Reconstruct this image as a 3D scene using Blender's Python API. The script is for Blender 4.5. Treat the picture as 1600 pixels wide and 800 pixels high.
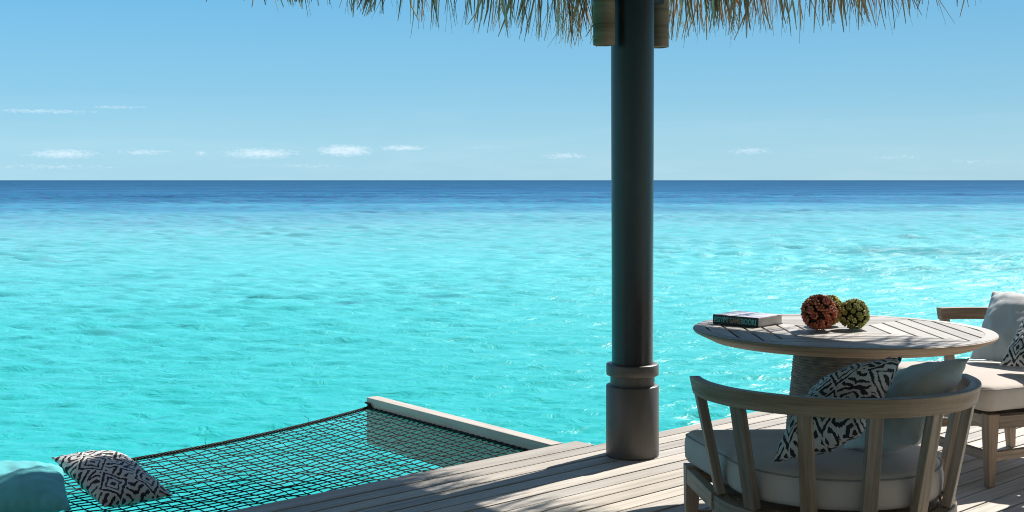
import bpy, bmesh, math, random
import numpy as np
from mathutils import Vector, Matrix, noise as mnoise

random.seed(11)
R = math.radians
sc = bpy.context.scene
for o in list(bpy.data.objects):
    bpy.data.objects.remove(o)
C = sc.collection

# ------------------------------------------------------------------ camera, sky, sun, exposure
H = 1.38                                   # eye height above the deck
F = 2000.0                                 # focal length in pixels of a 1600 px wide picture
cam = bpy.data.cameras.new('camera')
cam.sensor_width = 36
cam.lens = 36 * F / 1600
cam.shift_y = -(400 - 281.5) / 1600
cam.clip_end = 100000
camo = bpy.data.objects.new('camera', cam)
camo.location = (0, 0, H)
camo.rotation_euler = (R(90), 0, 0)
C.objects.link(camo)
sc.camera = camo

SUN_EL, SUN_AZ = 44.5, 43.0                # azimuth clockwise from +Y
SUN_DIR = Vector((math.cos(R(SUN_EL)) * math.sin(R(SUN_AZ)), math.cos(R(SUN_EL)) * math.cos(R(SUN_AZ)), math.sin(R(SUN_EL))))
sl = bpy.data.lights.new('sun', 'SUN')
sl.energy = 4.6
sl.angle = R(0.53)
sl.color = (1.0, 0.94, 0.86)
so = bpy.data.objects.new('sun', sl)
so.rotation_euler = SUN_DIR.to_track_quat('Z', 'Y').to_euler()
so.location = (10, 10, 12)
C.objects.link(so)

sc.view_settings.view_transform = 'Standard'
sc.view_settings.look = 'None'
sc.view_settings.exposure = 0.65
sc.view_settings.gamma = 1
sc.view_settings.use_curve_mapping = False
sc.render.engine = 'CYCLES'
sc.cycles.max_bounces = 8
sc.cycles.use_denoising = True
sc.cycles.use_adaptive_sampling = False
sc.cycles.denoiser = 'OPENIMAGEDENOISE'
sc.cycles.denoising_input_passes = 'RGB_ALBEDO_NORMAL'
sc.cycles.sample_clamp_direct = 1.2
sc.cycles.pixel_filter_type = 'BLACKMAN_HARRIS'
sc.cycles.filter_width = 1.05
sc.cycles.sample_clamp_indirect = 1.5
sc.cycles.caustics_reflective = False
sc.cycles.caustics_refractive = False

world = bpy.data.worlds.new('World')
sc.world = world
world.use_nodes = True


class NT:
    """small helper for writing node trees"""
    def __init__(self, tree):
        self.t = tree
        tree.nodes.clear()

    def n(self, typ, **kw):
        nd = self.t.nodes.new(typ)
        for k, v in kw.items():
            setattr(nd, k, v)
        return nd

    def l(self, a, b):
        self.t.links.new(a, b)

    def put(self, sock, v):
        if isinstance(v, bpy.types.NodeSocket):
            self.l(v, sock)
        else:
            sock.default_value = v

    def math(self, op, a, b=0.0, c=0.0, clamp=False):
        m = self.n('ShaderNodeMath', operation=op, use_clamp=clamp)
        self.put(m.inputs[0], a)
        self.put(m.inputs[1], b)
        self.put(m.inputs[2], c)
        return m.outputs[0]

    def vmath(self, op, a, b=(0, 0, 0)):
        m = self.n('ShaderNodeVectorMath', operation=op)
        self.put(m.inputs[0], a)
        self.put(m.inputs[1], b)
        return m.outputs[0]

    def noise(self, vec, scale=5.0, detail=3.0, rough=0.5, dist=0.0, out='Fac'):
        m = self.n('ShaderNodeTexNoise')
        if vec is not None:
            self.l(vec, m.inputs['Vector'])
        self.put(m.inputs['Scale'], scale)
        m.inputs['Detail'].default_value = detail
        m.inputs['Roughness'].default_value = rough
        m.inputs['Distortion'].default_value = dist
        return m.outputs[out]

    def ramp(self, fac, stops, interp='LINEAR'):
        m = self.n('ShaderNodeValToRGB')
        m.color_ramp.interpolation = interp
        el = m.color_ramp.elements
        while len(el) < len(stops):
            el.new(0.5)
        for e, (p, c) in zip(el, stops):
            e.position = p
            e.color = (c[0], c[1], c[2], 1) if not isinstance(c, (int, float)) else (c, c, c, 1)
        self.put(m.inputs[0], fac)
        return m.outputs[0]

    def mix(self, fac, a, b, blend='MIX'):
        m = self.n('ShaderNodeMix', data_type='RGBA', blend_type=blend)
        self.put(m.inputs[0], fac)
        for s, v in ((m.inputs[6], a), (m.inputs[7], b)):
            if isinstance(v, bpy.types.NodeSocket):
                self.l(v, s)
            else:
                s.default_value = (v[0], v[1], v[2], 1)
        return m.outputs[2]

    def mapr(self, v, a, b, c=0.0, d=1.0, smooth=False):
        m = self.n('ShaderNodeMapRange', interpolation_type='SMOOTHSTEP' if smooth else 'LINEAR')
        self.put(m.inputs[0], v)
        for i, x in enumerate((a, b, c, d)):
            self.put(m.inputs[1 + i], x)
        return m.outputs[0]

    def sep(self, v):
        m = self.n('ShaderNodeSeparateXYZ')
        self.l(v, m.inputs[0])
        return m.outputs

    def comb(self, x=0.0, y=0.0, z=0.0):
        m = self.n('ShaderNodeCombineXYZ')
        for i, v in enumerate((x, y, z)):
            self.put(m.inputs[i], v)
        return m.outputs[0]


# sky: Nishita air plus small fair-weather clouds low over the horizon
w = NT(world.node_tree)
sky = w.n('ShaderNodeTexSky', sky_type='NISHITA')
sky.sun_disc = False
sky.sun_elevation = R(SUN_EL)
sky.sun_rotation = R(SUN_AZ)
sky.altitude = 0
sky.air_density = 1.0
sky.dust_density = 0.35
sky.ozone_density = 2.0
tc = w.n('ShaderNodeTexCoord')
sx = w.sep(tc.outputs['Generated'])
az = w.math('MULTIPLY', w.math('ARCTAN2', sx[0], sx[1]), 2000.0)       # in 1/2000 radian
el = w.math('MULTIPLY', w.math('ARCSINE', sx[2]), 2000.0)
clouds = [(-260, 46, 44, 9, 1.0), (-170, 50, 40, 5, .75), (-388, 41, 60, 9, .8), (-476, 41, 14, 6, .55),
          (-675, 39, 56, 8, .75), (-785, 40, 26, 7, .75), (-560, 42, 50, 6, .5), (80, 38, 42, 6, .55),
          (368, 45, 40, 7, .5), (585, 35, 50, 5, .35), (-705, 101, 95, 4, .5), (-600, 109, 60, 3.2, .45),
          (-690, 20, 120, 6, .35), (-330, 22, 120, 5, .3), (-40, 52, 50, 6, .3), (700, 28, 90, 5, .3),
          (-1300, 42, 70, 11, .8), (1100, 40, 60, 10, .7), (1700, 44, 90, 12, .8), (-2000, 40, 110, 12, .8)]
best = None
for a0, e0, hw, hh, s in clouds:
    da = w.math('DIVIDE', w.math('SUBTRACT', az, a0), hw)
    de = w.math('DIVIDE', w.math('SUBTRACT', el, e0), hh)
    q = w.math('ADD', w.math('MULTIPLY', da, da), w.math('MULTIPLY', de, de))
    v = w.math('MULTIPLY', w.math('SUBTRACT', 1.35, w.math('POWER', q, .5)), s, clamp=True)
    best = v if best is None else w.math('MAXIMUM', best, v)
cvec = w.comb(w.math('MULTIPLY', az, .05), w.math('MULTIPLY', el, .13), 0)
cn = w.noise(cvec, 2.2, 7, .68, .5)
cm = w.math('SUBTRACT', w.math('ADD', best, w.math('MULTIPLY', cn, 1.8)), 1.16)
cm = w.math('MULTIPLY', w.mapr(cm, 0.0, .85, 0, 1, False), w.mapr(best, 0, .25, 0, 1))
streak = w.noise(w.comb(w.math('MULTIPLY', az, .004), w.math('MULTIPLY', el, .03), 3.0), 1.0, 5, .6, .4)
haze = w.math('MULTIPLY', w.mapr(streak, .45, .75), w.mapr(el, 10, 160, .10, 0.0))
cover = w.math('MAXIMUM', w.math('MULTIPLY', cm, .62), haze)
grad = w.ramp(w.mapr(el, -10, 700, 0, 1), [(0.0, (3.15, 5.75, 7.15)), (.08, (2.85, 5.6, 7.1)), (.20, (2.0, 4.85, 6.85)), (.40, (1.25, 4.1, 6.7)), (.7, (.95, 3.6, 6.6)), (1, (.9, 2.9, 5.8))])
side = w.mapr(az, -800, 800, 1.06, .94)
grad = w.mix(1.0, grad, w.comb(side, side, side), 'MULTIPLY')
skyc = w.mix(w.mapr(el, 250, 1300, .9, .15, True), sky.outputs[0], grad)
back = w.mapr(sx[1], .15, -.5, 0, 1, True)  # warm fill glow added to the sky behind the camera for shaded furniture
back = w.math('MULTIPLY', back, w.mapr(sx[2], -.02, .05, 0, 1))
fill_noise = w.noise(tc.outputs['Generated'], 3.0, 5, .6, .4)
skyc = w.mix(w.math('MULTIPLY', back, w.mapr(fill_noise, .3, .6, .55, .95)), skyc, (5.6, 4.95, 4.25))
final = w.mix(cover, skyc, (8.0, 9.0, 9.8))
bg = w.n('ShaderNodeBackground')
w.l(final, bg.inputs[0])
bg.inputs[1].default_value = 0.075
wo = w.n('ShaderNodeOutputWorld')
w.l(bg.outputs[0], wo.inputs[0])


# ------------------------------------------------------------------ object helpers
def thing(name, label, cat, loc=(0, 0, 0), rz=0.0, group=None):
    o = bpy.data.objects.new(name, None)
    C.objects.link(o)
    o.location = loc
    o.rotation_euler = (0, 0, rz)
    o.empty_display_size = .1
    tag(o, label, cat, group)
    return o


def tag(o, label=None, cat=None, group=None, kind=None):
    if label:
        o['label'] = label
    if cat:
        o['category'] = cat
    if group:
        o['group'] = group
    if kind:
        o['kind'] = kind
    return o


class MB:
    """collects shapes into one mesh with a metric UV map (u runs with the grain)"""
    def __init__(self):
        self.v, self.f, self.uv, self.sm = [], [], [], []

    def quad_strip_tube(self, path, prof, frames, closed=False, cap=True, smooth=False, u0=0.0):
        """sweep: prof is a list of (a, b) per path point or one list; frames gives (A, B) axes per path point"""
        n = len(path)
        base = len(self.v)
        L = [u0]
        for i in range(1, n):
            L.append(L[-1] + (Vector(path[i]) - Vector(path[i - 1])).length)
        profs = prof if isinstance(prof[0][0], (tuple, list)) else [prof] * n
        m = len(profs[0])
        per = [0.0]
        for k in range(m):
            a, b = profs[0][k], profs[0][(k + 1) % m]
            per.append(per[-1] + math.hypot(a[0] - b[0], a[1] - b[1]))
        for i in range(n):
            A, B = frames[i] if isinstance(frames, list) else frames
            for (a, b) in profs[i]:
                self.v.append(Vector(path[i]) + Vector(A) * a + Vector(B) * b)
        seg = n if closed else n - 1
        for i in range(seg):
            j = (i + 1) % n
            l1 = L[j] if j else L[-1] + (Vector(path[0]) - Vector(path[-1])).length
            for k in range(m):
                k2 = (k + 1) % m
                self.f.append((base + i * m + k, base + i * m + k2, base + j * m + k2, base + j * m + k))
                self.uv.append(((L[i], per[k]), (L[i], per[k + 1]), (l1, per[k + 1]), (l1, per[k])))
                self.sm.append(smooth)
        if cap and not closed:
            for i, rev in ((0, True), (n - 1, False)):
                idx = [base + i * m + k for k in range(m)]
                co = [profs[i][k] for k in range(m)]
                if rev:
                    idx.reverse()
                    co = co[::-1]
                self.f.append(tuple(idx))
                self.uv.append(tuple((a * .3, b) for a, b in co))
                self.sm.append(False)

    def beam(self, p0, p1, wid, thk, side, wid1=None, thk1=None, u0=None):
        """straight bar from p0 to p1; `side` is the direction of its width"""
        p0, p1 = Vector(p0), Vector(p1)
        d = (p1 - p0).normalized()
        A = (Vector(side) - d * Vector(side).dot(d)).normalized()
        B = d.cross(A)
        w1 = wid if wid1 is None else wid1
        t1 = thk if thk1 is None else thk1
        pr = lambda a, b: [(-a / 2, -b / 2), (a / 2, -b / 2), (a / 2, b / 2), (-a / 2, b / 2)]
        self.quad_strip_tube([p0, p1], [pr(wid, thk), pr(w1, t1)], [(A, B), (A, B)], u0=random.random() * 9 if u0 is None else u0)

    def tube(self, path, r, sides=6, closed=False, smooth=True):
        n = len(path)
        P = [Vector(p) for p in path]
        fr = []
        prev = None
        for i in range(n):
            a = P[(i - 1) % n] if (closed or i) else P[i]
            b = P[(i + 1) % n] if (closed or i < n - 1) else P[i]
            d = (b - a).normalized()
            ref = prev if prev is not None else (Vector((0, 0, 1)) if abs(d.z) < .9 else Vector((1, 0, 0)))
            A = (ref - d * ref.dot(d)).normalized()
            fr.append((A, d.cross(A)))
            prev = A
        rr = r if isinstance(r, list) else [r] * n
        prof = [[(math.cos(2 * math.pi * k / sides) * q, math.sin(2 * math.pi * k / sides) * q) for k in range(sides)] for q in rr]
        self.quad_strip_tube(P, prof, fr, closed=closed, smooth=smooth)

    def lathe(self, prof, segs=48, center=(0, 0, 0), smooth=True, jitter=None):
        base = len(self.v)
        m = len(prof)
        for i in range(segs):
            a = 2 * math.pi * i / segs
            for k, (r, z) in enumerate(prof):
                rr = r + (jitter(a, z) if jitter else 0)
                self.v.append(Vector((center[0] + rr * math.cos(a), center[1] + rr * math.sin(a), center[2] + z)))
        for i in range(segs):
            j = (i + 1) % segs
            for k in range(m - 1):
                self.f.append((base + i * m + k, base + j * m + k, base + j * m + k + 1, base + i * m + k + 1))
                R0 = prof[k][0]
                self.uv.append(tuple((2 * math.pi * t / segs * max(R0, .05), prof[q][1] + prof[q][0]) for t, q in ((i, k), (i + 1, k), (i + 1, k + 1), (i, k + 1))))
                self.sm.append(smooth)

    def prism(self, poly, z0, z1, along_y=False):
        """vertical prism from a counter-clockwise polygon"""
        base = len(self.v)
        n = len(poly)
        for z in (z0, z1):
            for x, y in poly:
                self.v.append(Vector((x, y, z)))
        uvf = (lambda x, y: (y, x)) if along_y else (lambda x, y: (x, y))
        self.f.append(tuple(base + n + i for i in range(n)))
        self.uv.append(tuple(uvf(*p) for p in poly))
        self.f.append(tuple(base + i for i in reversed(range(n))))
        self.uv.append(tuple(uvf(*p) for p in reversed(poly)))
        self.sm += [False, False]
        for i in range(n):
            j = (i + 1) % n
            self.f.append((base + i, base + j, base + n + j, base + n + i))
            a, b = uvf(*poly[i]), uvf(*poly[j])
            self.uv.append((a, b, (b[0], b[1] + z1 - z0), (a[0], a[1] + z1 - z0)))
            self.sm.append(False)

    def box(self, x0, x1, y0, y1, z0, z1, along_y=False):
        self.prism([(x0, y0), (x1, y0), (x1, y1), (x0, y1)], z0, z1, along_y)

    def build(self, name, mat, parent=None, bevel=0.0, segs=2, loc=None, rz=0.0):
        me = bpy.data.meshes.new(name)
        me.from_pydata([tuple(v) for v in self.v], [], self.f)
        ul = me.uv_layers.new(name='UVMap')
        i = 0
        flat = []
        for fuv in self.uv:
            for q in fuv:
                flat += [q[0], q[1]]
        ul.data.foreach_set('uv', flat)
        me.polygons.foreach_set('use_smooth', self.sm)
        me.materials.append(mat)
        me.update()
        o = bpy.data.objects.new(name, me)
        C.objects.link(o)
        if parent is not None:
            o.parent = parent
        if loc is not None:
            o.location = loc
            o.rotation_euler = (0, 0, rz)
        if bevel:
            b = o.modifiers.new('bevel', 'BEVEL')
            b.width = bevel
            b.segments = segs
            b.limit_method = 'ANGLE'
            b.angle_limit = R(40)
        return o


def copy_tree(o, parent=None):
    c = o.copy()
    C.objects.link(c)
    if parent is not None:
        c.parent = parent
    for ch in list(o.children):
        copy_tree(ch, c)
    return c


# ------------------------------------------------------------------ materials
def new_mat(name):
    m = bpy.data.materials.new(name)
    m.use_nodes = True
    t = NT(m.node_tree)
    b = t.n('ShaderNodeBsdfPrincipled')
    o = t.n('ShaderNodeOutputMaterial')
    t.l(b.outputs[0], o.inputs[0])
    return m, t, b


def bump(t, b, h, strength=.3, dist=.01):
    bp = t.n('ShaderNodeBump')
    bp.inputs['Strength'].default_value = strength
    bp.inputs['Distance'].default_value = dist
    t.l(h, bp.inputs['Height'])
    t.l(bp.outputs[0], b.inputs['Normal'])


def wood(name, lo, mid, hi, rough=.65, spec=.3, gl=2.5, gw=45.0, plank=None, stain=.5, bstr=.25):
    m, t, b = new_mat(name)
    uv = t.n('ShaderNodeUVMap', uv_map='UVMap')
    u, v, _ = t.sep(uv.outputs[0])
    rnd = t.math('FRACT', t.math('ADD', t.n('ShaderNodeNewGeometry').outputs['Random Per Island'], t.n('ShaderNodeObjectInfo').outputs['Random']))
    off = t.math('MULTIPLY', rnd, 37.0)
    vec = t.comb(t.math('ADD', t.math('MULTIPLY', u, gl), off), t.math('MULTIPLY', v, gw), off)
    g1 = t.noise(vec, 1.0, 5, .62, .6)
    vec2 = t.comb(t.math('ADD', t.math('MULTIPLY', u, gl * .35), off), t.math('MULTIPLY', v, gw * .25), off)
    g2 = t.noise(vec2, 1.0, 3, .5, 1.2)
    g = t.math('ADD', t.math('MULTIPLY', g1, .6), t.math('MULTIPLY', g2, .4))
    col = t.ramp(g, [(.30, lo), (.50, mid), (.70, hi)])
    blot = t.noise(t.comb(t.math('ADD', t.math('MULTIPLY', u, 3.0), off), t.math('MULTIPLY', v, 6.0), 1.7), 1.0, 4, .6, .2)
    col = t.mix(t.math('MULTIPLY', t.mapr(blot, .5, .78), stain), col, tuple(c * .62 for c in mid))
    var = t.mapr(rnd, 0, 1, .76, 1.15)
    hv = t.n('ShaderNodeHueSaturation')
    t.l(var, hv.inputs['Value'])
    t.l(t.mapr(t.math('FRACT', t.math('MULTIPLY', rnd, 7.3)), 0, 1, .70, 1.04), hv.inputs['Saturation'])
    t.l(col, hv.inputs['Color'])
    t.l(hv.outputs[0], b.inputs['Base Color'])
    t.l(t.mapr(g1, .2, .8, rough + .12, rough - .1), b.inputs['Roughness'])
    b.inputs['Specular IOR Level'].default_value = spec
    bump(t, b, g1, bstr, .004)
    return m


M = {}
M['deck'] = wood('deck_timber', (.31, .27, .22), (.50, .455, .39), (.64, .595, .525), .62, .35, 1.6, 60, stain=.5, bstr=.45)
M['teak'] = wood('weathered_teak', (.17, .112, .07), (.345, .245, .165), (.50, .38, .27), .5, .4, 3.5, 70, stain=.45)
M['teak_top'] = wood('pale_teak', (.33, .305, .28), (.48, .455, .43), (.58, .56, .54), .55, .4, 2.2, 55, stain=.3)
M['beam'] = wood('silvered_timber', (.36, .31, .26), (.52, .46, .40), (.62, .56, .49), .6, .3, 1.5, 40, stain=.4)
M['log'] = wood('brown_log', (.16, .085, .04), (.30, .165, .08), (.40, .24, .13), .7, .25, 2.0, 40, stain=.4)
M['joist_gap_shade'] = wood('joist_and_gap_shade', (.05, .045, .04), (.08, .07, .06), (.12, .10, .09), .8, .2)


def mat_post(name, lo, hi, r0, r1):
    m, t, b = new_mat(name)
    co = t.n('ShaderNodeTexCoord').outputs['Object']
    n = t.noise(t.vmath('MULTIPLY', co, (9, 9, 1.2)), 1.0, 5, .6, .3)
    n2 = t.noise(co, 3.0, 4, .6)
    col = t.mix(t.mapr(n, .3, .75), lo, hi)
    col = t.mix(t.math('MULTIPLY', t.mapr(n2, .5, .8), .6), col, tuple(c * 1.45 for c in hi))
    t.l(col, b.inputs['Base Color'])
    t.l(t.mapr(n2, .3, .7, r0, r1), b.inputs['Roughness'])
    b.inputs['Specular IOR Level'].default_value = .55
    bump(t, b, n, .10, .004)
    return m


M['post'] = mat_post('grey_satin_paint', (.011, .0115, .0115), (.020, .0202, .0195), .28, .40)
M['post_base'] = mat_post('grey_base_paint', (.062, .058, .053), (.095, .088, .078), .38, .55)


def fabric(name, col, rough=.85, weave=900.0, var=.06, crease=.35):
    m, t, b = new_mat(name)
    co = t.n('ShaderNodeTexCoord').outputs['Object']
    wv = t.noise(co, weave, 1, .5)
    bl = t.noise(co, 7.0, 4, .6)
    c = t.mix(t.mapr(bl, .3, .7), tuple(x * (1 - var) for x in col), tuple(min(1, x * (1 + var)) for x in col))
    c = t.mix(t.math('MULTIPLY', t.mapr(wv, .35, .65), .06), c, tuple(x * .72 for x in col))
    t.l(c, b.inputs['Base Color'])
    b.inputs['Roughness'].default_value = rough
    b.inputs['Specular IOR Level'].default_value = .2
    b.inputs['Sheen Weight'].default_value = .15
    cr = t.noise(co, 14.0, 3, .5, .8)
    h = t.math('ADD', t.math('MULTIPLY', cr, crease), t.math('MULTIPLY', wv, .05))
    bump(t, b, h, .5, .012)
    return m


M['cushion'] = fabric('taupe_canvas', (.57, .51, .46))
M['grey_fabric'] = fabric('grey_canvas', (.60, .62, .62))
M['teal_fabric'] = fabric('aqua_canvas', (.115, .49, .53))
M['piping'] = fabric('piping_cord', (.30, .28, .265))


def mat_ikat():
    m, t, b = new_mat('ikat_weave')
    uv = t.n('ShaderNodeUVMap', uv_map='UVMap')
    j1 = t.noise(uv.outputs[0], 9.0, 3, .6, 0, 'Color')
    j2 = t.noise(t.vmath('MULTIPLY', uv.outputs[0], (60, 8, 1)), 1.0, 2, .5, 0, 'Color')
    d = t.vmath('ADD', uv.outputs[0], t.vmath('MULTIPLY', t.vmath('SUBTRACT', j1, (.5, .5, .5)), (.06, .06, 0)))
    d = t.vmath('ADD', d, t.vmath('MULTIPLY', t.vmath('SUBTRACT', j2, (.5, .5, .5)), (.012, .045, 0)))
    u, v, _ = t.sep(d)
    fu = t.math('SUBTRACT', t.math('FRACT', t.math('MULTIPLY', u, 2.5)), .5)
    row = t.math('MULTIPLY', v, 2.2)
    fv = t.math('SUBTRACT', t.math('FRACT', row), .5)
    au, av = t.math('ABSOLUTE', fu), t.math('ABSOLUTE', fv)
    q = t.math('ADD', t.math('MULTIPLY', au, 1.15), av)                  # diamond distance inside a cell
    s1 = t.math('SINE', t.math('ADD', t.math('MULTIPLY', q, 33.0), .0))
    # flame-like slanted dashes that replace the rings near the cell corners
    s2 = t.math('SINE', t.math('ADD', t.math('MULTIPLY', t.math('SUBTRACT', av, t.math('MULTIPLY', au, .55)), 34.0), t.math('MULTIPLY', t.noise(uv.outputs[0], 6.0, 2, .5), 9.0)))
    far = t.mapr(q, .50, .56, 0, 1)
    s = t.math('ADD', t.math('MULTIPLY', s1, t.math('SUBTRACT', 1.0, far)), t.math('MULTIPLY', s2, far))
    thr = t.mapr(t.noise(uv.outputs[0], 5.0, 2, .5), .3, .7, -.3, .62)
    ink = t.mapr(t.math('SUBTRACT', s, thr), -.08, .08, 0, 1)
    eye = t.mapr(q, .085, .11, 1, 0)
    ring = t.math('MULTIPLY', t.mapr(q, .085, .11, 0, 1), t.mapr(q, .20, .23, 1, 0))
    ink = t.math('MAXIMUM', t.math('MULTIPLY', ink, t.math('SUBTRACT', 1.0, ring)), eye, clamp=True)
    wv = t.noise(uv.outputs[0], 380.0, 1, .5)
    col = t.mix(ink, (.66, .65, .63), (.010, .011, .018))
    col = t.mix(t.math('MULTIPLY', t.mapr(wv, .35, .65), .2), col, (.28, .27, .27))
    t.l(col, b.inputs['Base Color'])
    b.inputs['Roughness'].default_value = .8
    b.inputs['Specular IOR Level'].default_value = .2
    co = t.n('ShaderNodeTexCoord').outputs['Object']
    h = t.math('ADD', t.math('MULTIPLY', t.noise(co, 16.0, 3, .5, .6), .35), t.math('MULTIPLY', wv, .05))
    bump(t, b, h, .45, .012)
    return m


M['ikat'] = mat_ikat()


def mat_rope():
    m, t, b = new_mat('black_rope')
    co = t.n('ShaderNodeTexCoord').outputs['Object']
    n = t.noise(co, 140.0, 3, .6)
    t.l(t.mix(t.mapr(n, .3, .7), (.004, .005, .0055), (.011, .012, .013)), b.inputs['Base Color'])
    b.inputs['Roughness'].default_value = .8
    bump(t, b, n, .4, .003)
    return m


M['rope'] = mat_rope()


def mat_thatch(name, cols):
    m, t, b = new_mat(name)
    rnd = t.n('ShaderNodeNewGeometry').outputs['Random Per Island']
    co = t.n('ShaderNodeTexCoord').outputs['Object']
    n = t.noise(t.vmath('MULTIPLY', co, (30, 30, 6)), 1.0, 3, .6)
    c = t.ramp(rnd, [(0, cols[0]), (.45, cols[1]), (.8, cols[2]), (1, cols[3])])
    t.l(t.mix(t.math('MULTIPLY', t.mapr(n, .3, .7), .5), c, tuple(x * .5 for x in cols[1])), b.inputs['Base Color'])
    b.inputs['Roughness'].default_value = .85
    b.inputs['Specular IOR Level'].default_value = .15
    return m


M['fringe'] = mat_thatch('dry_palm_strands', [(.20, .12, .08), (.50, .31, .20), (.74, .50, .34), (.84, .66, .50)])
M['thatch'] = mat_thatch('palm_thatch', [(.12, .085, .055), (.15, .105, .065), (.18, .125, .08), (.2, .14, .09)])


def mat_simple(name, col, rough=.6, spec=.4, nscale=20, var=.15):
    m, t, b = new_mat(name)
    co = t.n('ShaderNodeTexCoord').outputs['Object']
    n = t.noise(co, nscale, 4, .6)
    t.l(t.mix(t.mapr(n, .3, .7), tuple(c * (1 - var) for c in col), tuple(c * (1 + var) for c in col)), b.inputs['Base Color'])
    b.inputs['Roughness'].default_value = rough
    b.inputs['Specular IOR Level'].default_value = spec
    return m


def mat_seed(name, lo, mid, hi):
    m, t, b = new_mat(name)
    rnd = t.n('ShaderNodeNewGeometry').outputs['Random Per Island']
    co = t.n('ShaderNodeTexCoord').outputs['Object']
    n = t.noise(co, 60, 3, .6)
    t.l(t.ramp(t.math('ADD', t.math('MULTIPLY', rnd, .65), t.math('MULTIPLY', n, .4)), [(.1, lo), (.5, mid), (.95, hi)]), b.inputs['Base Color'])
    b.inputs['Roughness'].default_value = .5
    b.inputs['Specular IOR Level'].default_value = .35
    return m


M['seed_red'] = mat_seed('rust_seed_pods', (.24, .045, .022), (.50, .115, .055), (.66, .25, .15))
M['seed_green'] = mat_seed('olive_seed_pods', (.12, .14, .025), (.32, .33, .07), (.65, .58, .24))
M['seed_yellow'] = mat_seed('yellow_green_seed_pods', (.17, .17, .025), (.42, .40, .07), (.62, .54, .15))
M['seed_core'] = mat_simple('dark_core', (.03, .022, .012), .9, .1)


def mat_wicker():
    m, t, b = new_mat('woven_fibre')
    uv = t.n('ShaderNodeUVMap', uv_map='UVMap')
    u, v, _ = t.sep(uv.outputs[0])
    n = t.noise(t.comb(t.math('MULTIPLY', u, 26), t.math('MULTIPLY', v, 80), 0), 1.0, 3, .6)
    col = t.ramp(n, [(.25, (.075, .06, .05)), (.5, (.15, .12, .10)), (.75, (.24, .20, .165))])
    t.l(col, b.inputs['Base Color'])
    b.inputs['Roughness'].default_value = .7
    bump(t, b, n, .6, .006)
    return m


M['wicker'] = mat_wicker()


def mat_cover():
    m, t, b = new_mat('printed_cover')
    uv = t.n('ShaderNodeTexCoord').outputs['Object']
    n = t.noise(t.vmath('MULTIPLY', uv, (9, 22, 1)), 1.0, 3, .55, .3)
    c = t.ramp(n, [(.34, (.42, .10, .12)), (.42, (.72, .62, .68)), (.50, (.80, .79, .80)), (.62, (.80, .80, .82)), (.72, (.42, .40, .60))])
    t.l(c, b.inputs['Base Color'])
    b.inputs['Roughness'].default_value = .3
    return m


M['cover'] = mat_cover()
M['spine'] = mat_simple('black_spine', (.012, .013, .014), .4, .4)
M['paper'] = mat_simple('paper_edges', (.62, .60, .57), .8, .2, 300, .12)
M['ink_teal'] = mat_simple('teal_print', (.10, .42, .40), .5)
M['ink_tan'] = mat_simple('tan_print', (.30, .24, .16), .5)
M['metal'] = mat_simple('dark_metal', (.03, .03, .03), .5, .5)

# ------------------------------------------------------------------ sea
WZ = -1.10
KW = H - WZ


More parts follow.
